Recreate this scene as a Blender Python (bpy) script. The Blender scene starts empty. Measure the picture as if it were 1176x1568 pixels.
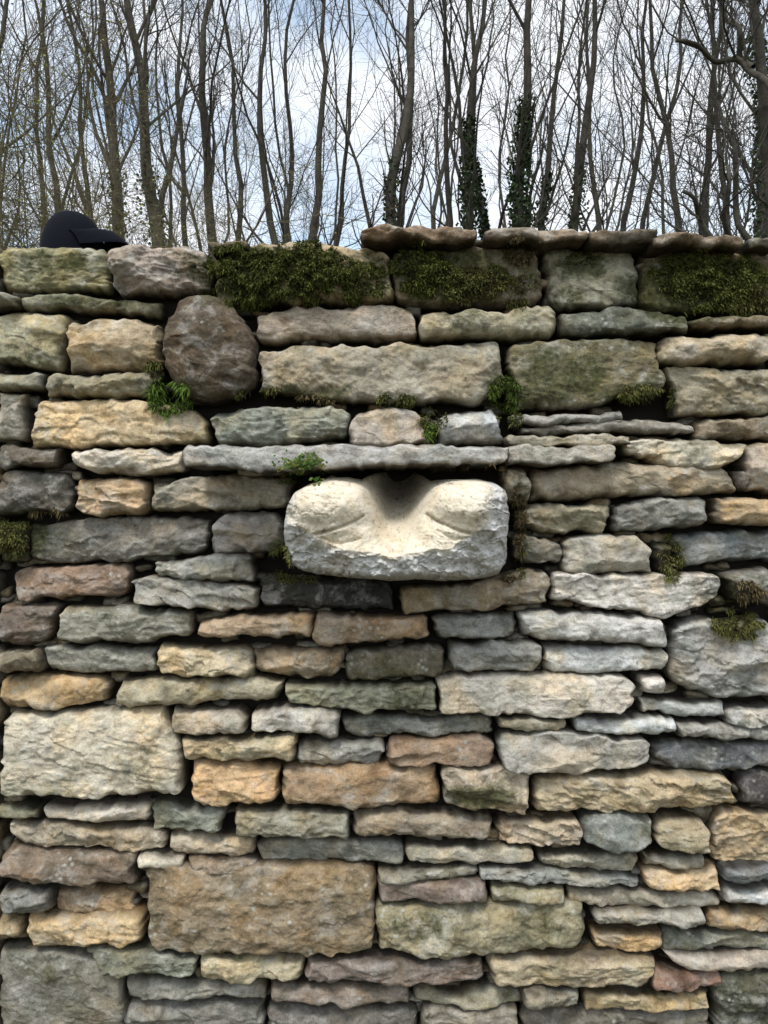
import bpy, math, random
import numpy as np
from mathutils import Vector
from mathutils.bvhtree import BVHTree
rng=np.random.default_rng(7); random.seed(7)
D=1.7; K=D/1176.0; CZ=1.5
def w3(px,py,dep=0.0):
    s=K*(D+dep)/D
    return ((px-588)*s, dep, CZ+(784-py)*s)
# ---------------- noise
def _h(ix,iy,iz,s):
    n=(ix*374761393+iy*668265263+iz*1274126177+s*974634777)&0xffffffff
    n=((n^(n>>13))*1274126177)&0xffffffff
    n=((n^(n>>15))*2246822519)&0xffffffff
    return ((n^(n>>16))&0xffffff)/float(0xffffff)*2-1
def noise(x,y,z,s=0):
    x=np.asarray(x,float);y=np.asarray(y,float)+0*x;z=np.asarray(z,float)+0*x
    fx=np.floor(x);fy=np.floor(y);fz=np.floor(z)
    ix=fx.astype(np.int64);iy=fy.astype(np.int64);iz=fz.astype(np.int64)
    u=x-fx;v=y-fy;w=z-fz
    u=u*u*(3-2*u);v=v*v*(3-2*v);w=w*w*(3-2*w)
    r=0
    for a in(0,1):
        for b in(0,1):
            for c in(0,1):
                r=r+_h(ix+a,iy+b,iz+c,s)*(u if a else 1-u)*(v if b else 1-v)*(w if c else 1-w)
    return r
def fbm(x,y,z,o=4,s=0):
    r=0;a=1.0;t=0
    for i in range(o):
        r=r+a*noise(x*2**i+i*7.3,y*2**i+i*3.1,z*2**i,s+i);t+=a;a*=.5
    return r/t
def chips(x,y,seed,tilt=1.0):
    """cellular fracture field: each cell a tilted flat chip"""
    ix=np.floor(x).astype(np.int64);iy=np.floor(y).astype(np.int64)
    best=np.full(x.shape,1e9);out=np.zeros(x.shape);z0=np.zeros_like(ix)+seed
    for a in(-1,0,1):
        for b in(-1,0,1):
            cx=ix+a;cy=iy+b
            jx=_h(cx,cy,z0,1)*.5+.5;jy=_h(cx,cy,z0,2)*.5+.5
            dx=x-cx-jx;dy=y-cy-jy;d=dx*dx+dy*dy
            hh=_h(cx,cy,z0,3)+tilt*(dx*_h(cx,cy,z0,4)+dy*_h(cx,cy,z0,5))
            m=d<best;best=np.where(m,d,best);out=np.where(m,hh,out)
    return out
def lin(c):
    c=np.array(c,float)/255
    return np.where(c<.04045,c/12.92,((c+.055)/1.055)**2.4)
# ---------------- mesh helper
def make_mesh(name,V,F,mat=None,smooth=True,attrs=None):
    V=np.asarray(V,np.float32);F=np.asarray(F,np.int32)
    me=bpy.data.meshes.new(name)
    n=F.shape[1]
    me.vertices.add(len(V));me.vertices.foreach_set('co',V.ravel())
    me.loops.add(F.size);me.loops.foreach_set('vertex_index',F.ravel())
    me.polygons.add(len(F));me.polygons.foreach_set('loop_start',np.arange(len(F),dtype=np.int32)*n)
    me.polygons.foreach_set('loop_total',np.full(len(F),n,np.int32))
    me.update(calc_edges=True);me.validate()
    me.polygons.foreach_set('use_smooth',np.full(len(me.polygons),smooth))
    if attrs:
        for k,(typ,a) in attrs.items():
            at=me.attributes.new(k,typ,'POINT')
            if typ=='FLOAT_COLOR':
                c=np.ones((len(V),4),np.float32);c[:,:3]=a;at.data.foreach_set('color',c.ravel())
            else: at.data.foreach_set('value',np.asarray(a,np.float32))
    ob=bpy.data.objects.new(name,me);bpy.context.scene.collection.objects.link(ob)
    if mat: me.materials.append(mat)
    return ob
# ---------------- node helper
class NT:
    def __init__(s,name):
        s.m=bpy.data.materials.new(name);s.m.use_nodes=True;s.t=s.m.node_tree
        s.b=s.t.nodes['Principled BSDF'];s.b.inputs['Roughness'].default_value=.9
        s.b.inputs['Specular IOR Level'].default_value=.2
    def n(s,t,**k):
        nd=s.t.nodes.new(t)
        for a,v in k.items(): setattr(nd,a,v)
        return nd
    def l(s,a,b): s.t.links.new(a,b)
    def val(s,v,inp):
        if isinstance(v,(int,float,tuple)): inp.default_value=v
        else: s.l(v,inp)
    def noise(s,vec,scale,detail=4,rough=.6,dist=0):
        nd=s.n('ShaderNodeTexNoise');nd.inputs['Scale'].default_value=scale
        nd.inputs['Detail'].default_value=detail;nd.inputs['Roughness'].default_value=rough
        nd.inputs['Distortion'].default_value=dist
        if vec is not None: s.l(vec,nd.inputs['Vector'])
        return nd.outputs['Fac']
    def ramp(s,f,a,b,lo=0.,hi=1.):
        nd=s.n('ShaderNodeMapRange');nd.clamp=True
        s.l(f,nd.inputs[0])
        for i,v in enumerate((a,b,lo,hi)): nd.inputs[i+1].default_value=v
        return nd.outputs[0]
    def math(s,op,a,b=0.):
        nd=s.n('ShaderNodeMath',operation=op);s.val(a,nd.inputs[0]);s.val(b,nd.inputs[1]);return nd.outputs[0]
    def mix(s,f,a,b,mode='MIX'):
        nd=s.n('ShaderNodeMix',data_type='RGBA',blend_type=mode)
        s.val(f,nd.inputs[0]);s.val(a,nd.inputs[6]);s.val(b,nd.inputs[7]);return nd.outputs[2]
    def attr(s,name):
        nd=s.n('ShaderNodeAttribute');nd.attribute_name=name;return nd
    def bump(s,h,strength,dist,prev=None):
        nd=s.n('ShaderNodeBump');nd.inputs['Strength'].default_value=strength;nd.inputs['Distance'].default_value=dist
        s.l(h,nd.inputs['Height'])
        if prev is not None: s.l(prev,nd.inputs['Normal'])
        return nd.outputs[0]
def stone_material():
    T=NT('weathered_sandstone')
    pos=T.n('ShaderNodeNewGeometry').outputs['Position']
    sd=T.attr('seed').outputs['Fac']
    cb=T.n('ShaderNodeCombineXYZ');T.l(sd,cb.inputs[0]);T.l(sd,cb.inputs[1]);T.l(sd,cb.inputs[2])
    ad=T.n('ShaderNodeVectorMath',operation='ADD');T.l(pos,ad.inputs[0]);T.l(cb.outputs[0],ad.inputs[1]);v=ad.outputs[0]
    # bedding planes tilt a little differently in every stone
    ang=T.math('MULTIPLY',T.math('SINE',T.math('MULTIPLY',sd,7.3)),.22)
    rt=T.n('ShaderNodeVectorRotate',rotation_type='Y_AXIS');T.l(v,rt.inputs['Vector']);T.l(ang,rt.inputs['Angle'])
    mp=T.n('ShaderNodeVectorMath',operation='MULTIPLY');T.l(rt.outputs[0],mp.inputs[0]);mp.inputs[1].default_value=(1,1,3.6);vs=mp.outputs[0]
    c=T.attr('Col').outputs['Color']
    big=T.noise(v,10,5,.6,.4); med=T.noise(v,30,6,.7,.3); fine=T.noise(v,230,3,.7); st=T.noise(vs,17,7,.72,.2)
    c=T.mix(T.ramp(big,.48,.64,0,.75),c,T.mix(1.0,c,(1.2,1.04,.82,1),'MULTIPLY'))
    c=T.mix(T.ramp(T.noise(v,12,4,.6),.5,.62,0,.7),c,T.mix(1.0,c,(.62,.655,.61,1),'MULTIPLY'))
    c=T.mix(T.ramp(T.noise(v,15,5,.7,.5),.53,.62,0,.75),c,T.mix(.55,c,(.45,.44,.41,1)))
    c=T.mix(T.ramp(med,.36,.5,.65,0),c,T.mix(1.0,c,(.43,.40,.37,1),'MULTIPLY'))
    c=T.mix(T.ramp(med,.54,.66,0,.6),c,T.mix(.45,T.mix(1.0,c,(1.6,1.6,1.56,1),'MULTIPLY'),(.52,.51,.475,1)))
    c=T.mix(T.ramp(st,.38,.5,.5,0),c,T.mix(1.0,c,(.5,.46,.42,1),'MULTIPLY'))
    c=T.mix(T.ramp(fine,.34,.46,.5,0),c,T.mix(1.0,c,(.4,.38,.36,1),'MULTIPLY'))
    c=T.mix(T.ramp(fine,.58,.72,0,.35),c,T.mix(1.0,c,(1.6,1.6,1.55,1),'MULTIPLY'))
    vo=T.n('ShaderNodeTexVoronoi');vo.inputs['Scale'].default_value=60;T.l(v,vo.inputs['Vector'])
    li=T.math('MULTIPLY',T.ramp(vo.outputs['Distance'],.18,.34,1,0),T.ramp(T.noise(v,9,3),.55,.62,0,.7))
    c=T.mix(li,c,(.5,.5,.44,1))
    mo=T.attr('moss').outputs['Fac']
    mm=T.ramp(T.math('ADD',mo,T.math('MULTIPLY',T.math('SUBTRACT',T.noise(v,26,6,.75),.5),2.0)),.30,.72,0,.88)
    c=T.mix(mm,c,T.mix(T.ramp(T.noise(v,110,4,.7),.35,.65),(.018,.022,.008,1),(.10,.105,.038,1)))
    c=T.mix(T.attr('dirt_shade').outputs['Fac'],c,T.mix(1.0,c,(.16,.145,.125,1),'MULTIPLY'))
    T.l(c,T.b.inputs['Base Color'])
    n1=T.bump(st,.34,.008);n2=T.bump(med,.7,.009,n1);n3=T.bump(T.noise(v,95,5,.75),.8,.003,n2);n4=T.bump(fine,.5,.001,n3)
    T.l(n4,T.b.inputs['Normal'])
    return T.m
STONE=stone_material()
# ---------------- stones
acc=dict(V=[],F=[],C=[],S=[],M=[],Dt=[]);off=[0]
MOSSF=[(400,415,110,48,1.2),(560,420,60,50,.6),(690,415,90,48,1.0),(800,390,40,45,.6),(900,395,45,30,.95),(870,450,30,20,.6),(1080,440,110,50,1.2),
 (70,395,75,26,.7),(860,570,80,50,.85),(980,600,60,25,.8),(580,1035,70,30,.5),(730,1225,60,25,.9),(620,1080,50,20,.55),(650,1430,80,30,.5),(20,820,60,40,.9),
 (250,600,50,30,.5),(450,600,110,18,.7),(780,600,40,40,.8),(40,540,40,20,.5),(130,455,100,12,.6),(1130,930,60,50,.7),(1030,850,25,40,.7),(800,800,20,80,.6),(420,860,25,40,.7),(720,485,60,20,.5),(850,1430,60,25,.4),(210,1180,50,40,.35),(300,1480,80,20,.35),(60,1500,80,40,.4)]
def add_grid(X,Y,Z,col,seed,moss,dirt_shade):
    nu,nv=X.shape
    V=np.stack([X,Y,Z],-1).reshape(-1,3)
    idx=np.arange(nu*nv).reshape(nu,nv)
    F=np.stack([idx[:-1,:-1],idx[1:,:-1],idx[1:,1:],idx[:-1,1:]],-1).reshape(-1,4)+off[0]
    acc['V'].append(V);acc['F'].append(F);acc['C'].append(np.broadcast_to(col,(len(V),3)))
    acc['S'].append(np.full(len(V),seed));acc['M'].append(moss.ravel());acc['Dt'].append(dirt_shade.ravel());off[0]+=len(V)
def stone(top,bot,rgb,p=None,res=1.8,D2=None,flat=1.0,seed=None,gain=None,back=.13,ex_=.7,rnd=None,bulge=None):
    seed=int(rng.integers(1,99999)) if seed is None else seed
    r=np.random.default_rng(seed)
    top=np.array(top,float);bot=np.array(bot,float)
    top[:,1]-=ex_;bot[:,1]+=ex_;top[0,0]-=ex_;top[-1,0]+=ex_;bot[0,0]-=ex_;bot[-1,0]+=ex_
    if p is None: p=r.uniform(-.010,.030)
    if gain is None: gain=r.uniform(.5,1.35)
    wpx=max(top[-1,0],bot[-1,0])-min(top[0,0],bot[0,0]);hpx=(bot[:,1].mean()-top[:,1].mean())
    nu=max(8,int(wpx/res));nv=max(7,int(hpx/res))
    a=np.linspace(0,1,nu);b=np.linspace(0,1,nv)
    def curve(P,t):
        s=(P[:,0]-P[0,0])/(P[-1,0]-P[0,0]);return np.interp(t,s,P[:,0]),np.interp(t,s,P[:,1])
    A,B=np.meshgrid(a,b,indexing='ij')
    W=wpx/2;H=hpx/2
    x=(A*2-1)*W;z=(B*2-1)*H
    rc=r.uniform(.1,.8,(2,2))*min(H,W*.6,34) if rnd is None else np.full((2,2),rnd)
    rr=np.where(x<0,np.where(z<0,rc[0,0],rc[0,1]),np.where(z<0,rc[1,0],rc[1,1]))
    ex=np.clip(np.abs(x)-(W-rr),0,None)
    e=(H-rr+np.sqrt(np.clip(rr**2-ex**2,0,None)))/H
    e=np.maximum(e,.35)
    Bz=.5+(B-.5)*e
    tx,ty=curve(top,A);bx,by=curve(bot,A)
    PX=tx*(1-Bz)+bx*Bz;PY=ty*(1-Bz)+by*Bz
    PX=PX+3.0*noise(PX/55,PY/45,0,1)+3.2*noise(PX/20,PY/16,seed,2)+2.2*noise(PX/9,PY/7,seed,8)
    PY=PY+2.8*noise(PX/60,PY/50,3,3)+3.8*noise(PX/28,PY/18,seed,4)+2.1*noise(PX/9,PY/9,seed,5)
    dx=(W-np.abs(x));dz=(H*e-np.abs(z*e))
    ew=1+.8*noise(PX/18,PY/18,seed,6)
    R=min(.44*H,r.uniform(5,13))*ew
    fx=1-(1-np.clip(dx/R,0,1))**2.3;fz=1-(1-np.clip(dz/R,0,1))**2.3
    f=fx*fz
    dd=D2 or min(.032,.42*H*K*2.0)
    wx=x*K;wz=z*K
    h=-(1-f)*dd
    bu=r.uniform(-.001,.015) if bulge is None else bulge
    h=h-bu*((np.abs(B*2-1))**2.5+.6*np.abs(A*2-1)**3)
    h=h+r.uniform(-.10,.14)*wz*1.0*(D2 is None)
    nf=r.integers(8,15);cut=np.full(x.shape,1e9)
    for i in range(nf):
        an=r.uniform(0,6.283);sl=r.uniform(.05,.65)*(.6+.8*abs(math.sin(an)))
        ox,oz=r.uniform(-.9,.9)*W*K,r.uniform(-.8,.8)*H*K
        cut=np.minimum(cut,-sl*(math.cos(an)*(wx-ox)*.6+math.sin(an)*(wz-oz))+r.uniform(.0,.008))
    cut=np.clip(cut,-.024,.004)*flat
    h=h+cut
    gx=PX+7*noise(PX/17,PY/12,seed,51);gy=PY+5*noise(PX/17,PY/12,seed,52)+r.uniform(-.3,.3)*PX
    c1=chips(gx/r.uniform(30,70),gy/r.uniform(11,26),seed,1.3);c2=chips(gx/14,gy/8,seed+9,1.2)
    q=fbm(PX/80,PY/18,seed,3,11)*2.0+(PY+r.uniform(-.2,.2)*PX)/ r.uniform(12,28)*.5
    te=np.floor(q)+np.clip((q-np.floor(q))*4.0,0,1)
    tr=(te-q)*.0050*max(0,r.uniform(-.8,1.2))
    g=fbm(PX/36,PY/26,seed,4,21)
    ca=r.uniform(.3,1.4)
    dsp=g*.0095+c1*.0030*ca+c2*.0012*ca+fbm(PX/6,PY/5,seed,3,41)*.0018+tr
    h=h+dsp*np.clip(f*1.6,.4,1)*gain
    Y=-(p+h)
    s=K*(D-p)/D
    X=(PX-588)*s;Z=CZ+(784-PY)*s
    m=np.zeros_like(PX)
    for (cx,cy,rx,ry,st) in MOSSF:
        m=np.maximum(m,st*np.exp(-(((PX-cx)/rx)**2+((PY-cy)/ry)**2)**1.5*.7))
    dirt_shade=np.clip((1-f)*.9-.08,0,.92)+np.clip(-dsp*50,0,.35)  # cavity shade and dirt put into the colour at edges and low spots
    dirt_shade=np.clip(dirt_shade,0,.95)
    def pad(M):return np.pad(M,1,mode='edge')
    X=pad(X);Z=pad(Z);Y2=pad(Y);m=pad(m);dirt_shade=pad(dirt_shade)
    br=np.ones_like(X,bool);br[1:-1,1:-1]=False
    Y2=np.where(br,back,Y2);dirt_shade=np.where(br,1,dirt_shade)
    cx=X.mean();cz=Z.mean()
    X=np.where(br,cx+(X-cx)*.98,X);Z=np.where(br,cz+(Z-cz)*.94,Z)
    col=lin(rgb)*1.68
    if col[0]>col[1]*1.2: col[1]=col[1]*.8+col[0]*.2/1.2*.98
    lum=col.mean();col=col*.66+lum*.34
    col=col*np.array([1.02,1.0,.955])*(1+r.uniform(-.14,.10))
    col=col*min(1,.72/col.max())
    add_grid(X,Y2,Z,col,(seed%997)*.731,m,dirt_shade)
DATA="""
553,341 640,339 732,345/556,361 728,362/120,92,70/.045
742,350 800,343 908,348/745,362 908,362/140,122,105/.035
906,347 1012,349/910,366 1010,366/95,85,72/.03
1005,351 1080,349 1150,354/1005,368 1148,370/112,92,72/.04
1150,362 1200,358/1150,373 1200,373/120,115,100/.02
312,366 375,362/314,378 375,378/105,90,72/.0
598,356 745,358/600,370 745,368/90,80,66/.0
-15,364 60,368 150,367/-15,441 162,443/142,138,98
150,370 225,366 314,374/166,447 240,440 318,440/134,120,110
322,380 365,362 480,358 598,368/325,462 600,458/160,138,98
602,372 720,364 830,364/600,462 838,464/112,98,80
838,368 905,370 985,364/846,466 990,464/138,138,118
992,370 1200,374/988,472 1200,478/104,88,64
-15,446 18,448/-15,466 18,466/120,118,100
20,443 130,448 240,450/18,466 120,472 240,479/116,116,92
-15,470 95,474/-15,550 90,562/158,152,120
88,484 150,480 232,484/92,562 238,560/152,132,100
242,462 270,444 310,438 345,452 385,490/238,575 270,598 310,610 384,604/92,78,62/.055/R
388,476 470,462 560,458 634,466/385,517 640,514/152,136,118
640,470 760,468 845,458 860,464/646,513 862,508/146,138,108
866,470 960,466 1058,478/868,508 1062,501/84,88,76/.018
1062,481 1200,478/1064,494 1200,496/118,100,76
-15,566 58,568/-15,594 56,596/130,128,104
60,570 238,564/62,604 240,607/138,134,112
392,528 560,520 768,514/392,600 560,614 740,612 780,580/148,140,120/.025
782,512 1018,512/784,624 900,620 1025,600/116,110,82/.022
1015,510 1200,502/1020,557 1200,546/162,144,114
1026,560 1200,556/1050,628 1200,632/136,128,104/.022
-15,598 28,600/-15,673 30,673/150,144,130
38,608 170,606 304,618/38,684 180,684 314,672/200,174,130/.022
312,628 420,618 530,622/325,684 420,680 535,664/122,128,116/.03
532,632 600,618 642,626/536,684 668,680/156,146,134/.03
640,628 672,640/655,680 672,682/100,95,80/.0
672,630 720,622 758,624/672,684 778,678/154,160,166/.028
785,630 960,627/790,648 960,643/138,136,132/.03
800,652 985,636 1076,642/800,664 1070,656/128,122,112/.022
1075,638 1200,634/1080,670 1200,673/130,114,90
-15,682 82,686/-15,718 85,716/98,88,76
102,694 180,684 273,688/100,716 200,728 272,716/174,166,152/.025
965,670 1050,664 1155,682/962,694 1040,716 1120,716/166,158,138/.025
1150,682 1200,676/1152,755 1200,755/158,144,128
-15,722 95,724/-15,790 100,782/84,80,74
98,732 215,730/104,792 218,788/184,148,108/.025
218,736 330,724 440,726/220,784 340,782 445,776/156,148,132
362,712 440,714/364,727 440,727/148,138,120/.02
820,716 980,706 1125,708/820,768 1148,756/154,138,112/.026
1122,718 1150,722/1140,752 1152,752/90,80,70/.0
774,714 812,714/782,768 818,768/204,192,168/.028
798,770 942,776/800,812 936,822/148,140,112
945,776 1020,762 1094,766/945,814 1094,806/112,113,108
1100,764 1200,762/1100,803 1200,806/180,148,108/.02
-15,800 30,802/-15,862 30,862/84,76,62
34,800 180,790 312,796/40,862 195,862 240,850 314,848/106,104,98
315,792 360,784 432,786/318,852 435,852/148,142,138/.018
788,818 862,828/790,860 862,864/116,114,106
868,828 940,822 1000,822/868,882 1010,880/160,157,146/.028
1010,822 1036,826/1012,880 1044,884/80,78,64/.0
1035,818 1200,808/1046,868 1200,862/108,116,120
5,872 190,862/14,924 100,918 196,914/124,98,82
232,862 310,850 382,852/240,886 386,892/122,126,122
195,888 300,886 392,904/202,925 390,938/134,133,126/.022
392,880 600,892/400,936 605,936/58,58,56/.0
612,898 700,896 845,868/618,942 845,930/124,110,88/.012
848,876 980,884 1112,882/850,924 1020,948 1112,922/192,187,180/.03
1122,880 1200,868/1126,914 1200,932/122,121,114
-15,928 76,928/-15,996 70,992/102,88,78
78,930 180,934 290,936/80,986 200,990 290,972/134,133,116/.022
298,948 390,942 476,942/300,978 476,976/150,124,96
478,944 655,946/478,994 658,980/148,120,94/.022
664,944 795,944/668,982 796,982/122,123,118
800,940 920,944 1030,948/802,984 1030,994/200,199,197/.03
1034,962 1080,950 1200,955/1036,1048 1110,1074 1200,1080/138,138,136/.022
-15,1002 52,998/-15,1036 52,1036/122,110,88
58,990 140,992 230,998/60,1034 230,1035/134,133,120
232,994 380,992/236,1046 386,1046/170,154,120/.022
382,994 530,994/388,1042 520,1042/148,124,94
528,996 684,986/530,1048 684,1040/104,98,80
690,990 835,990/690,1032 838,1032/130,130,124
842,994 1030,996/842,1038 1030,1032/176,180,182/.022
-15,1044 80,1038 158,1044/-15,1090 100,1086 156,1080/170,138,94
168,1050 300,1048 430,1046/168,1090 426,1078/148,140,112/.02
432,1054 668,1052/440,1084 560,1100 668,1092/122,123,100
668,1044 760,1034 980,1044/675,1100 870,1106 980,1090/192,184,170/.03
984,1038 1026,1036/986,1068 1026,1070/190,184,176
986,1076 1118,1078/990,1098 1118,1102/164,168,170
1120,1090 1200,1086/1122,1116 1200,1118/150,150,148
-15,1100 110,1096 235,1090 262,1130/-15,1232 130,1232 276,1228/184,174,150/.032/B
252,1094 366,1092/258,1130 374,1128/166,155,138/.022
380,1094 450,1090 520,1100/384,1130 520,1132/164,160,152/.024
522,1104 755,1102/525,1134 760,1130/114,117,110
765,1104 870,1106/768,1124 866,1126/150,142,116
880,1108 1045,1110/884,1132 1045,1134/170,175,178
1048,1116 1200,1120/1050,1138 1200,1140/134,133,126
270,1138 360,1136 454,1132/275,1168 446,1174/170,155,122
448,1138 590,1136/454,1178 582,1176/134,133,126
592,1138 760,1134/600,1184 760,1180/136,110,90/.022
762,1130 880,1130 1000,1138/774,1190 900,1192 1002,1178/160,157,150/.026
1003,1144 1200,1142/1010,1172 1060,1188 1200,1182/106,111,116
282,1174 420,1178/292,1242 426,1240/174,134,90/.026
426,1182 550,1178 672,1184/430,1240 600,1252 672,1238/152,120,88/.024
676,1184 818,1186/682,1242 812,1254/168,153,130/.022
822,1198 960,1192 1130,1198/826,1254 1000,1258 1142,1244/172,152,116/.028
1142,1186 1200,1184/1146,1242 1200,1242/78,75,76
-15,1238 56,1240/-15,1258 54,1260/122,120,94
55,1244 222,1238/58,1262 218,1270/182,173,158
222,1238 348,1242/226,1278 330,1282/120,125,110
355,1248 535,1250/360,1290 535,1292/124,121,102/.022
538,1252 758,1260/540,1290 758,1300/134,120,98
762,1260 890,1260/766,1298 894,1300/172,151,124
896,1262 950,1254 1004,1264/902,1302 950,1316 1004,1302/110,117,112/.026
1008,1264 1092,1264/1012,1310 1098,1312/158,144,110/.024
1098,1248 1200,1252/1106,1332 1200,1334/170,146,112
0,1266 120,1272 250,1284/5,1302 246,1314/158,144,120
254,1286 390,1292/258,1318 388,1320/156,144,122
392,1294 510,1290 620,1300/396,1332 620,1332/125,126,118
622,1304 822,1308/626,1332 822,1332/150,144,128
828,1314 985,1316/830,1336 980,1348/146,142,124
990,1314 1092,1320/994,1336 1090,1336/128,123,106
995,1342 1115,1342/998,1372 1112,1374/178,145,102
1118,1338 1200,1338/1120,1362 1200,1362/106,111,116
-15,1308 200,1314/-15,1362 120,1372 200,1368/120,102,86/.018
205,1314 275,1324/208,1336 272,1337/200,189,166
280,1322 390,1324/285,1342 386,1342/138,120,102
208,1342 390,1336 574,1342/222,1470 400,1480 574,1476/124,106,80/.035/B
578,1336 735,1336/578,1355 735,1356/118,115,102
580,1360 750,1362/580,1394 752,1392/124,106,96/.022
738,1338 870,1342 990,1352/740,1358 985,1369/128,131,128
755,1364 872,1370/758,1392 870,1392/128,124,96
876,1372 1110,1380/878,1400 1110,1403/148,140,122
1115,1370 1200,1370/1118,1392 1200,1393/172,175,176
-15,1370 68,1372/-15,1408 68,1408/110,111,106
70,1370 200,1374/72,1410 202,1412/158,131,100
28,1414 212,1414/30,1468 212,1462/186,153,104/.026
-15,1414 25,1414/-15,1460 25,1460/158,134,94
574,1400 905,1396/578,1472 740,1478 905,1466/138,130,98/.03
914,1408 1085,1406/918,1430 1085,1432/142,139,128
1088,1404 1200,1404/1090,1436 1200,1436/152,130,98
912,1436 1018,1436/916,1466 1018,1467/178,147,104
1020,1438 1200,1442/1022,1468 1200,1470/118,121,108
-15,1470 118,1470 182,1512/-15,1600 182,1600/116,114,102/.02
120,1466 300,1477/150,1506 290,1508/110,113,98
300,1478 465,1482/302,1518 462,1516/160,148,114
468,1480 740,1482/470,1518 742,1516/116,102,94/.022
745,1477 1010,1480/762,1526 1005,1526/160,144,112/.024
1015,1471 1200,1473/1058,1496 1200,1498/156,144,130
1000,1498 1115,1502/1005,1524 1118,1532/122,84,72
185,1512 400,1522/190,1542 405,1546/123,122,112
408,1524 625,1526/412,1550 628,1556/132,118,106
630,1528 800,1530/632,1552 800,1552/140,137,114
805,1530 895,1530/805,1555 895,1555/120,115,100
898,1532 1090,1534/900,1556 1098,1556/154,136,98
1098,1506 1200,1502/1106,1600 1200,1600/74,77,62/.01
184,1548 400,1551/184,1600 400,1600/118,117,110
404,1556 640,1560/404,1600 640,1600/108,103,95
645,1557 800,1557/645,1600 800,1600/128,121,106
805,1560 1098,1560/805,1600 1098,1600/110,103,90
"""
for ln in DATA.strip().splitlines():
    q=ln.split('/')
    P=[[tuple(map(float,t.split(','))) for t in s.split()] for s in q[:2]]
    kw={}
    if len(q)>4: kw=dict(rnd=46,bulge=.040,gain=.45,flat=.5) if q[4]=='R' else dict(gain=1.0,bulge=.012,rnd=22)
    stone(P[0],P[1],tuple(map(float,q[2].split(','))),p=float(q[3]) if len(q)>3 else None,**kw)
# projecting slate ledge above the carving
UL=dict(flat=.3,gain=.5,back=.2,ex_=0,bulge=0)
stone([(275,684),(400,682),(520,680),(778,682)],[(275,712),(430,722),(560,712),(778,710)],(168,167,166),p=.145,D2=.007,**UL)
stone([(776,682),(945,681)],[(778,711),(945,706)],(162,156,144),p=.06,D2=.007,**UL)
stone([(780,666),(970,663)],[(780,681),(968,682)],(166,156,134),p=.04,D2=.007,**UL)
PAL=[(150,138,112),(130,126,108),(160,140,104),(120,116,104),(145,124,96),(160,154,140),(110,104,90),(168,146,108)]
def filler(x0,x1,y0,y1):
    y=y0
    while y<y1-12:
        h=min(random.uniform(32,80),y1-y); 
        if y1-y-h<18:h=y1-y
        x=x0
        while x<x1-10:
            w=min(random.uniform(90,230),x1-x)
            if x1-x-w<50:w=x1-x
            j=lambda:random.uniform(-4,4)
            stone([(x+3,y+4+j()),(x+w/2,y+3+j()),(x+w-3,y+4+j())],[(x+3+j(),y+h-3),(x+w-3+j(),y+h-3)],random.choice(PAL),res=5)
            x+=w
        y+=h
filler(-1100,-16,364,1830);filler(1202,2300,364,1830);filler(-16,1202,1600,1830)
# small wedging stones (pinnings) tucked back in the joints
for i in range(1000):
    px=random.uniform(-20,1200);py=random.uniform(385,1590)
    if 430<px<780 and 715<py<900: continue
    w=random.uniform(8,26);h=random.uniform(4,10)
    cc=tuple(np.array(random.choice(PAL))*.72)
    stone([(px-w,py-h),(px+w,py-h+random.uniform(-2,2))],[(px-w,py+h),(px+w,py+h)],cc,p=random.uniform(-.062,-.042),res=4,back=.1,gain=.5)
V=np.concatenate(acc['V']);F=np.concatenate(acc['F'])
wall=make_mesh('dry_stone_wall',V,F,STONE,attrs=dict(Col=('FLOAT_COLOR',np.concatenate(acc['C'])),seed=('FLOAT',np.concatenate(acc['S'])),moss=('FLOAT',np.concatenate(acc['M'])),dirt_shade=('FLOAT',np.concatenate(acc['Dt']))))
print('wall verts',len(V))
bvh=BVHTree.FromPolygons([tuple(v) for v in V.tolist()],F.tolist())
T=NT('packed_earth');T.l(T.mix(T.noise(None,30),(.010,.009,.007,1),(.028,.024,.02,1)),T.b.inputs['Base Color'])
x0,_,_=w3(-1100,0);x1,_,_=w3(2300,0);zt=w3(0,372)[2]
nx=120;xs=np.linspace(x0+.01,x1-.01,nx)
prof=[(.085,0),(.085,zt-.03),(.14,zt-.005),(.3,zt),(.52,zt-.01),(.56,zt-.06),(.6,0)]
V2=[];
for i,x in enumerate(xs):
    for (y,z) in prof: V2.append((x,y+.012*random.uniform(-1,1)*(y>.1),z+(.006*random.uniform(-1,1) if z>0 else 0)))
np_=len(prof);F2=[(i*np_+j,(i+1)*np_+j,(i+1)*np_+j+1,i*np_+j+1) for i in range(nx-1) for j in range(np_-1)]
core=make_mesh('rubble_core',V2,F2,T.m,False);core.parent=wall
# ---------------- carved stone face
nu,nv=270,160
A,B=np.meshgrid(np.linspace(0,1,nu),np.linspace(0,1,nv),indexing='ij')
tp=np.array([(438,786),(441,768),(450,752),(474,738),(500,728),(530,727),(552,731),(568,720),(590,713),(640,713),(655,722),(667,734),(690,731),(735,731),(762,737),(774,750),(780,764)],float)
bt=np.array([(430,828),(433,846),(442,866),(464,878),(510,886),(560,889),(600,892),(640,890),(680,893),(720,892),(750,890),(770,884),(780,862)],float)
s1=(tp[:,0]-tp[0,0])/(tp[-1,0]-tp[0,0]);s2=(bt[:,0]-bt[0,0])/(bt[-1,0]-bt[0,0])
tx,ty=np.interp(A,s1,tp[:,0]),np.interp(A,s1,tp[:,1]);bx,by=np.interp(A,s2,bt[:,0]),np.interp(A,s2,bt[:,1])
PX=tx*(1-B)+bx*B;PY=ty*(1-B)+by*B
PX=PX+2.5*noise(PX/25,PY/25,1,71)+1.3*noise(PX/9,PY/9,1,73);PY=PY+2.5*noise(PX/25,PY/25,5,72)+1.3*noise(PX/9,PY/9,1,74)
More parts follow.
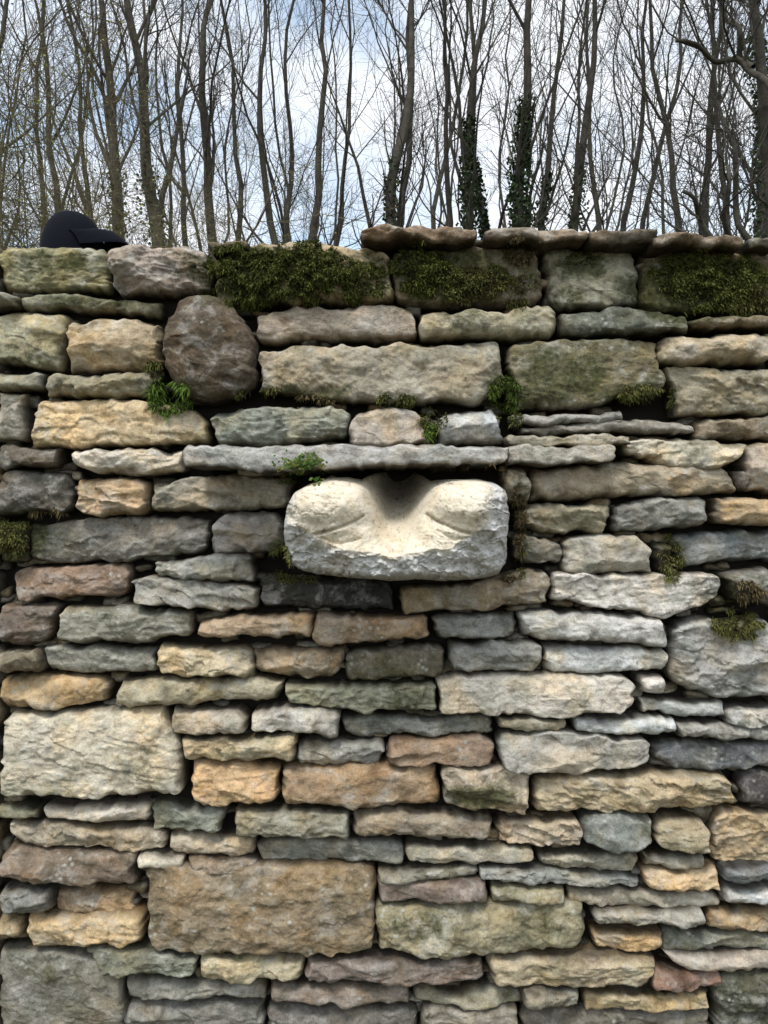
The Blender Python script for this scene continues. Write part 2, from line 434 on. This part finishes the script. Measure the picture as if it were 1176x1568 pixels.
ss=lambda a,b,x:(lambda t:t*t*(3-2*t))(np.clip((x-a)/(b-a),0,1))
edge=np.interp(PX,[430,470,500,530,570,610,650,690,735,783],[795,808,828,840,845,850,844,834,806,790])+4*noise(PX/22,0,0,75)
up=(edge-PY)
p=.180-.00060*np.clip(up,0,200)-.00075*np.clip(-up,0,200)
def gs(cx,cy,rx,ry,pw=1.):return np.exp(-((((PX-cx)/rx)**2+((PY-cy)/ry)**2)**pw))
p+=.058*gs(508,768,52,38,1.6)+.060*gs(708,766,48,36,1.7)
p+=.012*gs(527,813,38,11)+.012*gs(688,813,34,11)
p-=.022*gs(603,815,38,24)                       # broken-off nose scar
cxn=614-(PY-740)*.12
wid=np.interp(PY,[715,735,760,790,820,845],[50,46,37,30,28,36])
chan=np.exp(-(np.abs((PX-cxn)/wid))**2.9)
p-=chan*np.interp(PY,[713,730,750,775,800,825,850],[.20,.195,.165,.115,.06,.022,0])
p-=.030*ss(752,732,PY)*(1-chan)
def seg(pts,wd):
    d=np.full(PX.shape,1e9)
    for (a,b),(c,e) in zip(pts[:-1],pts[1:]):
        t=np.clip(((PX-a)*(c-a)+(PY-b)*(e-b))/((c-a)**2+(e-b)**2),0,1)
        d=np.minimum(d,np.hypot(PX-a-t*(c-a),PY-b-t*(e-b)))
    return np.exp(-(d/wd)**2)
L1=seg([(487,817),(500,814),(524,806),(545,797),(556,790)],2.4);L2=seg([(654,788),(666,797),(682,804),(700,812),(716,816)],2.4)
p-=.0085*(L1+L2)
p-=.004*seg([(490,822),(522,832),(552,824)],2.2)+.004*seg([(668,812),(692,826),(714,822)],2.2)
dEx=np.minimum(A,1-A)*345;dT=(PY-ty);dB=(by-PY);
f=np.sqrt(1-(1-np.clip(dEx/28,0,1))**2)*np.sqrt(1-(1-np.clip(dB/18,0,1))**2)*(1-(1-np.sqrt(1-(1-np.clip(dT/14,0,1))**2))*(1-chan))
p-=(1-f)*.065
rough=np.clip(ss(-3,10,-up)+ss(470,440,PX)*.7+ss(735,762,PX)*.8+gs(765,800,34,60)*.6,0,1)
p+=fbm(PX/22,PY/18,3,4,81)*(.005+.011*rough)+fbm(PX/7,PY/7,3,3,82)*(.0016+.003*rough)
gx=PX+6*noise(PX/15,PY/12,4,84);gy=PY+6*noise(PX/15,PY/12,4,85)
p+=chips(gx/28,gy/17,3)*(.0008+.0055*rough)+chips(gx/9,gy/7,4)*(.0005+.0016*rough)
pit=np.clip(fbm(PX/4,PY/4,3,2,83)-.32,0,1)
p-=pit*.003
Y=-p
s=K*(D-.13)/D
X=(PX-588)*s;Z=CZ+(784-PY)*s
pd=lambda M:np.pad(M,1,mode='edge')
X,Y,Z=pd(X),pd(Y),pd(Z);br=np.ones_like(X,bool);br[1:-1,1:-1]=False;Y=np.where(br,.1,Y)
cream=lin((232,221,200));grey=lin((206,205,202))
R3=pd(rough)[...,None];hol_shade=pd(np.clip(chan*ss(815,745,PY),0,1))[...,None]
col=(cream*(1-R3)+grey*R3)*(1-.75*hol_shade)  # shade of the hollow painted into the colour, darker towards the ledge
dirt_shade=pd(np.clip((L1+L2)*.5+(1-f)*.3+ss(20,0,dB)*.4+pit*1.2+chan*ss(850,800,PY)*.15,0,.85))  # painted shade plus dirt in creases, pits, channel and along edges
idx=np.arange(X.size).reshape(X.shape)
Fh=np.stack([idx[:-1,:-1],idx[1:,:-1],idx[1:,1:],idx[:-1,1:]],-1).reshape(-1,4)
T=NT('carved_limestone');pos=T.n('ShaderNodeNewGeometry').outputs['Position']
c=T.attr('Col').outputs['Color'];fine=T.noise(pos,200,4,.75);med=T.noise(pos,34,6,.7,.3)
c=T.mix(T.ramp(med,.36,.5,.45,0),c,T.mix(1.,c,(.60,.55,.47,1),'MULTIPLY'))
c=T.mix(T.ramp(T.noise(pos,15,5,.7),.5,.62,0,.5),c,T.mix(1.,c,(.92,.84,.70,1),'MULTIPLY'))
c=T.mix(T.ramp(T.noise(pos,20,6,.8),.53,.62,0,.45),c,T.mix(1.,c,(.55,.55,.53,1),'MULTIPLY'))
c=T.mix(T.ramp(fine,.35,.47,.4,0),c,T.mix(1.,c,(.5,.47,.42,1),'MULTIPLY'))
c=T.mix(T.attr('dirt_shade').outputs['Fac'],c,T.mix(1.,c,(.2,.17,.13,1),'MULTIPLY'))
T.l(c,T.b.inputs['Base Color'])
T.l(T.bump(fine,.45,.001,T.bump(T.noise(pos,80,5,.7),.6,.003)),T.b.inputs['Normal'])
face=make_mesh('carved_stone_face',np.stack([X,Y,Z],-1).reshape(-1,3),Fh,T.m,attrs=dict(Col=('FLOAT_COLOR',col.reshape(-1,3)),dirt_shade=('FLOAT',dirt_shade.ravel())))
bvh2=BVHTree.FromPolygons([tuple(v) for v in np.stack([X,Y,Z],-1).reshape(-1,3).tolist()],Fh.tolist())
# ---------------- moss
cam0=Vector((0,-D,CZ))
def cast(px,py):
    d=(Vector(w3(px,py))-cam0).normalized()
    best=None
    for b in(bvh,bvh2):
        h=b.ray_cast(cam0,d,6)
        if h[0] is not None and (best is None or h[3]<best[3]): best=h
    return best
def blades(name,regs,mat):
    V=[];C=[]
    for (cx,cy,rx,ry,cnt,ln,lump,cA,cB) in regs:
        cA=np.array(cA);cB=np.array(cB);sd=random.random()*50
        us=rng.uniform(-1,1,(cnt,2));nn=fbm((cx+us[:,0]*rx)/14,(cy+us[:,1]*ry)/11,sd,3,91)
        rr=np.hypot(us[:,0],us[:,1])
        for (u,v),q,r0 in zip(us,nn,rr):
            if r0>1 or q<-.27+max(0,r0-.6)*1.2: continue
            h=cast(cx+u*rx,cy+v*ry)
            if h is None: continue
            n=h[1] if h[1].y<0 else -h[1]
            if h[0].y>.06: continue
            lp=lump*max(0,(1-r0**3))*max(0,.55+1.4*q)
            o=h[0]+Vector((0,-1,0))*lp*random.uniform(.2,1)
            dr=(n*.7+Vector((random.gauss(0,.6),-.35,random.gauss(.1,.6)))).normalized()
            L=ln*random.uniform(.5,1.3);side=dr.cross(Vector((random.gauss(0,1),random.gauss(0,1),random.gauss(0,1)))).normalized()*random.uniform(.0008,.0016)
            mid=o+dr*L*.6;tip=o+dr*L+Vector((0,-.1,-.35))*L
            V+= [o-side,o+side,mid+side*.9,tip, mid-side*.9]
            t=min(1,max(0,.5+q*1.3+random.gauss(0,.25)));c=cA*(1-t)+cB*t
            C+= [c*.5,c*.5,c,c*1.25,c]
    n=len(V)//5;base=np.arange(n)[:,None]*5
    V=np.array([tuple(v) for v in V]);F=np.concatenate([base+np.array([0,1,2]),base+np.array([0,2,4]),base+np.array([4,2,3])])
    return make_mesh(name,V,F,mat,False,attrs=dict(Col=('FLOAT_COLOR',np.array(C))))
T=NT('moss_fronds');T.l(T.attr('Col').outputs['Color'],T.b.inputs['Base Color']);MOSS=T.m
dk=(.028,.036,.010);md=(.135,.15,.034);br_=(.16,.17,.048);bw=(.075,.055,.024);bb=(.18,.14,.07);gr=(.13,.21,.035)
regs=[(385,422,72,54,15000,.010,.03,dk,md),(470,415,85,54,14000,.010,.028,dk,md),(350,395,40,26,3000,.010,.02,dk,md),(552,430,44,36,3500,.009,.012,dk,md),(650,412,56,46,8000,.010,.022,dk,md),(720,432,70,32,6000,.009,.016,bw,br_),
(800,385,34,24,2000,.010,.012,bw,bb),(805,440,34,20,800,.009,.008,bw,br_),(890,395,34,18,700,.006,.003,dk,br_),(1085,432,98,50,17000,.010,.024,dk,md),(1140,455,50,30,5000,.010,.02,bw,br_),
(258,612,38,32,2600,.020,.010,(.05,.09,.01),gr),(235,568,20,14,600,.012,.01,bw,br_),(400,605,40,14,1200,.012,.01,bw,br_),(470,615,45,11,1000,.010,.008,bw,bb),(608,612,30,13,1100,.011,.010,dk,br_),(665,640,28,20,600,.012,.01,bw,br_),(655,662,14,14,500,.012,.01,(.05,.09,.01),gr),
(775,600,28,30,2600,.014,.014,dk,(.11,.16,.03)),(780,640,22,14,700,.011,.01,dk,br_),(1000,612,48,22,2800,.012,.012,dk,br_),(965,600,26,14,700,.01,.01,bw,br_),
(735,720,48,12,2600,.011,.010,bw,bb),(690,724,22,9,600,.01,.01,bw,bb),(795,790,12,60,1700,.011,.008,bw,bb),(795,850,12,38,600,.011,.008,bw,br_),(428,862,20,30,1600,.010,.012,bw,br_),(455,887,36,7,500,.009,.005,bw,br_),
(1028,855,20,36,2000,.011,.010,bw,br_),(1130,955,42,28,3000,.012,.011,bw,br_),(1145,905,30,16,900,.012,.010,bw,bb),(20,820,32,36,2600,.011,.012,bw,br_),(70,790,35,12,900,.014,.01,bw,bb),
(780,885,18,12,400,.01,.006,bw,bb),(790,465,20,10,350,.01,.006,bw,br_)]
moss=blades('moss',regs,MOSS)
T=NT('small_leaves');T.l(T.attr('Col').outputs['Color'],T.b.inputs['Base Color']);LEAF=T.m
def leafset(name,centers,size,cols,mat,flat=.5):
    V=[];F=[];C=[]
    for o in centers:
        o=Vector(o);n=Vector((random.gauss(0,flat),-1,random.gauss(.5,flat))).normalized()
        t=n.cross(Vector((random.gauss(0,1),random.gauss(0,.3),random.gauss(0,1)))).normalized();b=n.cross(t);L=size*random.uniform(.6,1.3);b0=len(V)
        V+=[o,o+t*L*.45+b*L*.36,o+t*L+n*L*.1,o+t*L*.45-b*L*.36]
        F.append((b0,b0+1,b0+2,b0+3));c=np.array(random.choice(cols))*random.uniform(.6,1.3);C+=[c]*4
    return make_mesh(name,np.array([tuple(v) for v in V]),F,mat,False,attrs=dict(Col=('FLOAT_COLOR',np.array(C))))
ce=[]
for i in range(520):
    px,py=random.gauss(464,17),random.gauss(724,9)
    h=cast(px,py)
    if h: ce.append(h[0]+Vector((0,-random.uniform(.004,.03),random.uniform(0,.01))))
plant=leafset('wall_plant',ce,.010,[(.05,.10,.02),(.09,.15,.03),(.12,.12,.03)],LEAF)
# ---------------- cap
def cap():
    cx,cy,_=w3(113,0,.17);cy=.17;zb=w3(0,366)[2]+.004
    rx,ry,hh=.0735,.088,.117
    V=[];n=64;m=20
    for j in range(m+1):
        t=j/m*math.pi/2
        for i in range(n):
            a=i/n*2*math.pi
            e=.72;rc=math.cos(t)**e;z=math.sin(t)**.95
            seam=1-.012*math.exp(-(((a*6/(2*math.pi))%1-.0)/.05)**2)-.012*math.exp(-(((a*6/(2*math.pi))%1-1)/.05)**2)
            V.append((cx+rx*rc*seam*math.cos(a),cy+ry*rc*seam*math.sin(a),zb+hh*z*seam))
    F=[(j*n+i,j*n+(i+1)%n,(j+1)*n+(i+1)%n,(j+1)*n+i) for j in range(m) for i in range(n)]
    b=len(V)
    for j in range(6):
        t=j/5*math.pi/2
        for i in range(16):
            a=i/16*6.2832;V.append((cx+.007*math.cos(t)*math.cos(a),cy+.007*math.cos(t)*math.sin(a),zb+hh-.001+.003*math.sin(t)))
    F+=[(b+j*16+i,b+j*16+(i+1)%16,b+(j+1)*16+(i+1)%16,b+(j+1)*16+i) for j in range(5) for i in range(16)]
    b=len(V);nu,nv=24,12
    for k in(0,1):
        for i in range(nu+1):
            a=(i/nu-.5)*math.pi*.86
            for j in range(nv+1):
                s=j/nv
                x=cx+rx*.93*math.cos(a)+s*.064*math.cos(a*.8);y=cy+ry*.93*math.sin(a)
                z=zb+.070-.024*(math.sin(a)**2)-.026*s**2+.006*math.sin(s*3.1)-(.003 if k else 0)
                V.append((x,y,z))
    q=(nu+1)*(nv+1)
    for k in(0,1):
        for i in range(nu):
            for j in range(nv):
                o=b+k*q+i*(nv+1)+j;F.append((o,o+1,o+nv+2,o+nv+1))
    for i in range(nu):
        o=b+i*(nv+1)+nv;F.append((o,o+q,o+q+nv+1,o+nv+1))
    T=NT('black_cotton');T.b.inputs['Base Color'].default_value=(.006,.007,.012,1);T.b.inputs['Roughness'].default_value=.85;T.b.inputs['Specular IOR Level'].default_value=.08
    T.l(T.bump(T.noise(None,60,4),.4,.004),T.b.inputs['Normal'])
    return make_mesh('baseball_cap',V,F,T.m)
cap()
# ---------------- trees
nrm=lambda v:v/np.maximum(np.linalg.norm(v,axis=-1,keepdims=True),1e-9)
def grow(P0,D0,L,n,wander,up,rg):
    P=[P0];d=D0
    for i in range(n):
        d=nrm(d+wander*rg.normal(size=d.shape)+np.array([0,0,up]))
        P.append(P[-1]+d*(L/n)[:,None])
    return np.stack(P,1)
def tubes(P,R,sides):
    Bn,N,_=P.shape
    Tn=np.empty_like(P);Tn[:,1:-1]=P[:,2:]-P[:,:-2];Tn[:,0]=P[:,1]-P[:,0];Tn[:,-1]=P[:,-1]-P[:,-2];Tn=nrm(Tn)
    ref=np.array([.31,.87,.12]);a=nrm(np.cross(Tn,ref));b=np.cross(Tn,a)
    th=np.arange(sides)/sides*2*np.pi
    V=P[:,:,None]+R[:,:,None,None]*(a[:,:,None]*np.cos(th)[:,None]+b[:,:,None]*np.sin(th)[:,None])
    idx=np.arange(Bn*N*sides).reshape(Bn,N,sides)
    i0=idx[:,:-1];i1=idx[:,1:];F=np.stack([i0,np.roll(i0,-1,2),np.roll(i1,-1,2),i1],-1).reshape(-1,4)
    return V.reshape(-1,3),F
def kids(P,R,m,t0,t1,ang,rg):
    Bn,N,_=P.shape
    t=rg.uniform(t0,t1,(Bn,m))*(N-1);i=np.minimum(t.astype(int),N-2);fr=(t-i)
    bi=np.arange(Bn)[:,None]
    pos=P[bi,i]*(1-fr[...,None])+P[bi,i+1]*fr[...,None];tan=nrm(P[bi,i+1]-P[bi,i])
    r=R[bi,i]*(1-fr)+R[bi,i+1]*fr
    pr=nrm(np.cross(tan,rg.normal(size=tan.shape)))
    an=np.radians(rg.uniform(ang[0],ang[1],(Bn,m)))[...,None]
    d=tan*np.cos(an)+pr*np.sin(an)
    return pos.reshape(-1,3),d.reshape(-1,3),r.ravel()
def bark(name,c1,c2,c3):
    T=NT(name);pos=T.n('ShaderNodeNewGeometry').outputs['Position']
    c=T.mix(T.ramp(T.noise(pos,6,5,.7),.35,.65),c1,c2);c=T.mix(T.ramp(T.noise(pos,1.3,3),.5,.7,0,.6),c,c3)
    T.l(c,T.b.inputs['Base Color']);T.l(T.bump(T.noise(pos,25,4),.6,.02),T.b.inputs['Normal']);return T.m
BARK=bark('bark',(.034,.030,.025,1),(.095,.084,.068,1),(.07,.074,.045,1))
BUSH=bark('shrub_bark',(.08,.065,.038,1),(.19,.16,.09,1),(.15,.155,.07,1))
IVY=NT('ivy_leaf');IVY.l(IVY.attr('Col').outputs['Color'],IVY.b.inputs['Base Color']);IVY=IVY.m
def tree(px0,px1,wpx,dist,seed,mult=1.,ivy=None,name='bare_tree'):
    rg=np.random.default_rng(seed)
    dep=dist-D
    f=dist/1176
    zt=CZ+(784+90)*f;zm=CZ+(784-350)*f
    x0=(px0-588)*f;x1=(px1-588)*f
    n=22;z=np.linspace(0,zt,n)
    x=x0+(x1-x0)*(z-zm)/(CZ+784*f-zm)
    x=np.where(z<zm,x0+(x-x0)*.4,x)
    wob=fbm(z*.35,seed*1.7,0,3,seed)*.4*dist/14;y=dep+fbm(z*.3,seed*1.7,9,2,seed+3)*.5
    P=np.stack([x+wob-wob[np.argmin(abs(z-zm))],y,z],-1)[None]
    r0=wpx*f/2
    R=(r0*np.interp(z/zt,[0,.05,.5,1],[1.7,1.25,1.0,.33]))[None]
    Vs=[];Fs=[];o=0
    def put(P,R,s):
        nonlocal o
        V,F=tubes(P,R,s);Vs.append(V);Fs.append(F+o);o+=len(V)
    put(P,R,9)
    sc=dist/14
    m1=max(3,int(8*mult))
    p,d,r=kids(P,R,m1,.40,.95,(12,42),rg);L=rg.uniform(2.0,5.0,len(p))*sc
    P1=grow(p,d,L,9,.10,.10,rg);R1=(np.minimum(r*rg.uniform(.28,.6,len(p)),.09*sc))[:,None]*np.linspace(1,.2,10);put(P1,R1,6)
    p,d,r=kids(P1,R1,int(6*mult)+1,.15,1,(18,55),rg);L=rg.uniform(.7,1.9,len(p))*sc
    P2=grow(p,d,L,6,.13,.09,rg);R2=np.clip(r*.5,.006*sc,.022*sc)[:,None]*np.linspace(1,.45,7);put(P2,R2,4)
    p,d,r=kids(P2,R2,5,.1,1,(20,60),rg);L=rg.uniform(.3,.9,len(p))*sc
    P3=grow(p,d,L,4,.18,.06,rg);R3=np.clip(r*.5,.0030*sc,.0052*sc)[:,None]*np.linspace(1,.6,5);put(P3,R3,3)
    if name=='bare_tree':
        p,d,r=kids(P3,R3,2,.15,1,(25,65),rg);L=rg.uniform(.15,.5,len(p))*sc
        P4=grow(p,d,L,2,.2,.04,rg);R4=np.full((len(p),1),.0024*sc)*np.linspace(1,.7,3);put(P4,R4,3)
    ob=make_mesh(name,np.concatenate(Vs),np.concatenate(Fs),BARK)
    if ivy:
        lo,hi,dens=ivy
        cnt=int(dens)
        zz0=CZ+(784-lo)*f;zz1=CZ+(784-hi)*f
        zz=rg.uniform(0,1,cnt)**1.25*(zz1-max(zz0-1.5,1))+max(zz0-1.5,1);tt=zz/zt*(n-1);i=np.clip(tt.astype(int),0,n-2);fr=(tt-i)[:,None]
        c=P[0][i]*(1-fr)+P[0][i+1]*fr
        th=rg.uniform(0,6.283,cnt);clump=np.clip(.3+1.6*(fbm(zz*1.8,th*.9,seed,3,7)+.2),0.05,1.6)
        rad=(r0*1.0+rg.uniform(0,.15,cnt)*clump*(1-.6*(zz-zz0)/(zz1-zz0)))
        o_=c+np.stack([np.cos(th)*rad,np.sin(th)*rad,0*th],-1)
        t=nrm(rg.normal(size=(cnt,3)))*.034*sc;b=nrm(np.cross(t,rg.normal(size=(cnt,3))))*.028*sc
        V=np.stack([o_-t,o_+b,o_+t,o_-b],1).reshape(-1,3)
        cc=np.repeat(np.array([.024,.040,.016])*rg.uniform(.5,2.4,(cnt,1)),4,0)
        iv=make_mesh('ivy',V,np.arange(cnt*4).reshape(-1,4),IVY,False,attrs=dict(Col=('FLOAT_COLOR',cc)));iv.parent=ob
    return ob
TR=[(62,36,9,15,.8,None),(98,92,11,14,.8,None),(180,158,20,12,1.,(345,260,500)),(238,208,22,11.5,1.,(345,250,600)),(318,330,16,14,1,None),(372,352,9,16,.8,None),
(412,398,12,15,.9,None),(440,452,9,17,.8,None),(478,482,13,14,1,None),(520,560,8,17,.7,None),(598,596,18,12.5,1,(345,255,600)),(612,648,12,13,.9,None),
(692,672,10,15,.8,None),(716,738,14,14,.9,(345,190,1900)),(745,716,12,14.5,.8,(345,235,1600)),(800,812,20,12.5,1.,(345,150,3600)),(826,872,11,14,.9,(345,270,700)),(878,905,15,13,.9,(345,250,700)),
(915,895,9,16,.7,None),(958,985,10,15,.8,None),(985,1040,9,15,.8,None),(1035,1010,11,14,.9,None),(1078,1100,13,13,1.,None),(1120,1092,10,12,1.,None),(1170,1165,18,11,1.2,(345,60,3000)),(-30,10,14,13,.9,None),(1230,1200,16,13,1,None),(140,120,9,16,.8,None),(280,262,9,17,.8,None),(660,700,8,17,.7,None)]
for i,(a,b,w,d,m,iv) in enumerate(TR): tree(a,b,w,d,100+i*7,m,iv)
rg=np.random.default_rng(5);objs=[]
for i in range(18):
    px=-160+i*84+rg.uniform(-20,20);objs.append(tree(px,px+rg.uniform(-40,40),rg.uniform(3.5,6),rg.uniform(19,27),900+i,.75,None,name='distant_woodland'))
for o in bpy.context.selected_objects:o.select_set(False)
for o in objs:o.select_set(True)
bpy.context.view_layer.objects.active=objs[0];bpy.ops.object.join();objs[0].name='distant_woodland'
def shrub(pxc,spread,pytop,dist,seed,stems,mat,name='budding_shrub',leaf=0,lean=.0,rad=.012):
    rg=np.random.default_rng(seed);f=dist/1176
    x=(pxc-588)*f;zt=CZ+(784-pytop)*f;n=stems
    P0=np.stack([x+rg.normal(0,.25,n),dist-D+rg.normal(0,.35,n),np.zeros(n)],-1)
    sp=spread*f/zt
    D0=nrm(np.stack([rg.normal(lean,sp,n),rg.normal(0,sp*.6,n),np.ones(n)],-1))
    L=zt*rg.uniform(.75,1.08,n)
    Vs=[];Fs=[];o=0
    P=grow(P0,D0,L,14,.06,.02,rg);R=(rg.uniform(.6,1.2,n)*rad)[:,None]*np.linspace(1,.3,15)
    for lv,(m,l0,l1,nn,s,rm) in enumerate([(0,0,0,0,6,0),(11,.4,1.4,6,4,.004),(7,.2,.7,4,3,.0022),(4,.08,.3,2,3,.0016)]):
        if lv:
            p,d,r=kids(P,R,m,.55 if lv==1 else .1,1,(25,80),rg);P=grow(p,d,rg.uniform(l0,l1,len(p)),nn,.22,.0,rg)
            R=np.clip(r*.5,rm,rm*2)[:,None]*np.linspace(1,.6,nn+1)
        V,F=tubes(P,R,s);Vs.append(V);Fs.append(F+o);o+=len(V)
    ob=make_mesh(name,np.concatenate(Vs),np.concatenate(Fs),mat)
    if leaf:
        pk=P[:,-1][rg.random(len(P))<leaf];cnt=len(pk)
        t=nrm(rg.normal(size=(cnt,3)))*.011;b=nrm(np.cross(t,rg.normal(size=(cnt,3))))*.008
        V=np.stack([pk-t,pk+b,pk+t,pk-b],1).reshape(-1,3);cc=np.repeat(np.array([.22,.23,.07])*rg.uniform(.5,1.6,(cnt,1)),4,0)
        lv=make_mesh('buds',V,np.arange(cnt*4).reshape(-1,4),IVY,False,attrs=dict(Col=('FLOAT_COLOR',cc)));lv.parent=ob
for k,(px,spr,pt,ds,st,lf) in enumerate([(20,80,140,6,10,.7),(90,70,190,7,10,.7),(170,70,235,8,9,.6),(-40,80,110,5.5,7,.6),(260,70,265,10,8,.4),(350,80,290,11,7,.1),(1130,60,190,7,4,0),(1190,50,110,6,4,0)]):
    shrub(px,spr,pt,ds,300+k,st,BUSH if px<600 else BARK,leaf=lf,name='budding_shrub' if px<600 else 'bare_shrub')
# gnarled leaning tree close behind the wall on the right
def limb(pts,dist):
    rg=np.random.default_rng(44);Vs=[];Fs=[];o=0
    for pl,w in pts:
        pl=np.array(pl,float);t=np.linspace(0,1,len(pl));tt=np.linspace(0,1,18)
        px=np.interp(tt,t,pl[:,0])+5*fbm(tt*6,w,1,2,5);py=np.interp(tt,t,pl[:,1])+5*fbm(tt*6,w,4,2,6)
        f=dist/1176;P=np.stack([(px-588)*f,np.full(18,dist-D)+.3*fbm(tt*2,w,9,2,8),CZ+(784-py)*f],-1)[None]
        R=(np.linspace(w,w*.45,18)*f/2)[None]
        for lv in range(4):
            V,F=tubes(P,R,8-2*min(lv,2));Vs.append(V);Fs.append(F+o);o+=len(V)
            if lv<3:
                p,d,r=kids(P,R,(6,5,3)[lv],.3,1,(25,70),rg);P=grow(p,d,rg.uniform(.25,.8,len(p))*(.9,.6,.4)[lv],5,.2,.05,rg);R=np.clip(r*.45,.0022,.012)[:,None]*np.linspace(1,.5,6)
    return make_mesh('leaning_tree',np.concatenate(Vs),np.concatenate(Fs),BARK)
limb([([(1215,1700),(1212,900),(1206,400),(1192,180),(1172,60),(1155,-60)],24),([(1200,230),(1178,120),(1148,72),(1100,76),(1040,60)],13),([(1165,90),(1145,50),(1128,0),(1110,-70)],11),
 ([(1206,420),(1150,330),(1135,230),(1118,130)],12),([(1190,600),(1130,400),(1088,325),(1052,292)],13),([(1130,400),(1085,345),(1092,290),(1108,240)],9)],4.6)
# ---------------- ground
xs=np.concatenate([np.linspace(-400,-30,12),np.linspace(-25,25,60),np.linspace(30,400,12)]);ys=np.concatenate([np.linspace(-300,-20,10),np.linspace(-15,40,70),np.linspace(50,500,12)])
GX,GY=np.meshgrid(xs,ys,indexing='ij');GZ=.06*fbm(GX*.5,GY*.5,0,3,55)*(np.abs(GY)>.9)-.02
idx=np.arange(GX.size).reshape(GX.shape)
T=NT('grassy_ground');pos=T.n('ShaderNodeNewGeometry').outputs['Position']
T.l(T.mix(T.ramp(T.noise(pos,3,6,.7),.35,.65),(.03,.04,.015,1),(.08,.065,.04,1)),T.b.inputs['Base Color']);T.l(T.bump(T.noise(pos,20,5),.8,.05),T.b.inputs['Normal'])
make_mesh('ground',np.stack([GX,GY,GZ],-1).reshape(-1,3),np.stack([idx[:-1,:-1],idx[1:,:-1],idx[1:,1:],idx[:-1,1:]],-1).reshape(-1,4),T.m)
# ---------------- light
el=math.radians(62);az=math.radians(202)
sdir=Vector((math.sin(az)*math.cos(el),math.cos(az)*math.cos(el),math.sin(el)))
sl=bpy.data.lights.new('sun','SUN');sl.energy=2.5;sl.angle=math.radians(15);sl.color=(1,.97,.93)
so=bpy.data.objects.new('sun',sl);bpy.context.scene.collection.objects.link(so);so.rotation_euler=sdir.to_track_quat('Z','Y').to_euler()
w=bpy.data.worlds.new('World');bpy.context.scene.world=w;w.use_nodes=True;t=w.node_tree;N=t.nodes;Lk=t.links
bg=N['Background'];sky=N.new('ShaderNodeTexSky');sky.sky_type='NISHITA';sky.sun_disc=False;sky.sun_elevation=el;sky.sun_rotation=az
tc=N.new('ShaderNodeTexCoord');mp=N.new('ShaderNodeMapping');mp.inputs['Scale'].default_value=(1,1,1.5);mp.inputs['Location'].default_value=(.1,.2,.6);Lk.new(tc.outputs['Generated'],mp.inputs[0])
nz=N.new('ShaderNodeTexNoise');nz.inputs['Scale'].default_value=3.4;nz.inputs['Detail'].default_value=6;nz.inputs['Roughness'].default_value=.5;Lk.new(mp.outputs[0],nz.inputs['Vector'])
mr=N.new('ShaderNodeMapRange');mr.inputs[1].default_value=.36;mr.inputs[2].default_value=.56;mr.inputs[3].default_value=.15;mr.inputs[4].default_value=1.;Lk.new(nz.outputs['Fac'],mr.inputs[0])
hs=N.new('ShaderNodeMix');hs.data_type='RGBA';hs.blend_type='MULTIPLY';hs.inputs[0].default_value=1;Lk.new(sky.outputs[0],hs.inputs[6]);hs.inputs[7].default_value=(3.3,3.1,2.6,1)
mx=N.new('ShaderNodeMix');mx.data_type='RGBA';Lk.new(mr.outputs[0],mx.inputs[0]);Lk.new(hs.outputs[2],mx.inputs[6]);mx.inputs[7].default_value=(10.6,11.0,11.6,1)
Lk.new(mx.outputs[2],bg.inputs['Color']);bg.inputs['Strength'].default_value=.105
# ---------------- camera
cd=bpy.data.cameras.new('camera');cam=bpy.data.objects.new('camera',cd);bpy.context.scene.collection.objects.link(cam)
cam.location=(0,-D,CZ);cam.rotation_euler=(math.radians(90),0,0);cd.sensor_fit='HORIZONTAL';cd.sensor_width=36;cd.lens=36;cd.clip_end=2000;cd.clip_start=.05
sc=bpy.context.scene;sc.camera=cam;sc.view_settings.view_transform='Standard';sc.view_settings.look='None';sc.view_settings.exposure=0
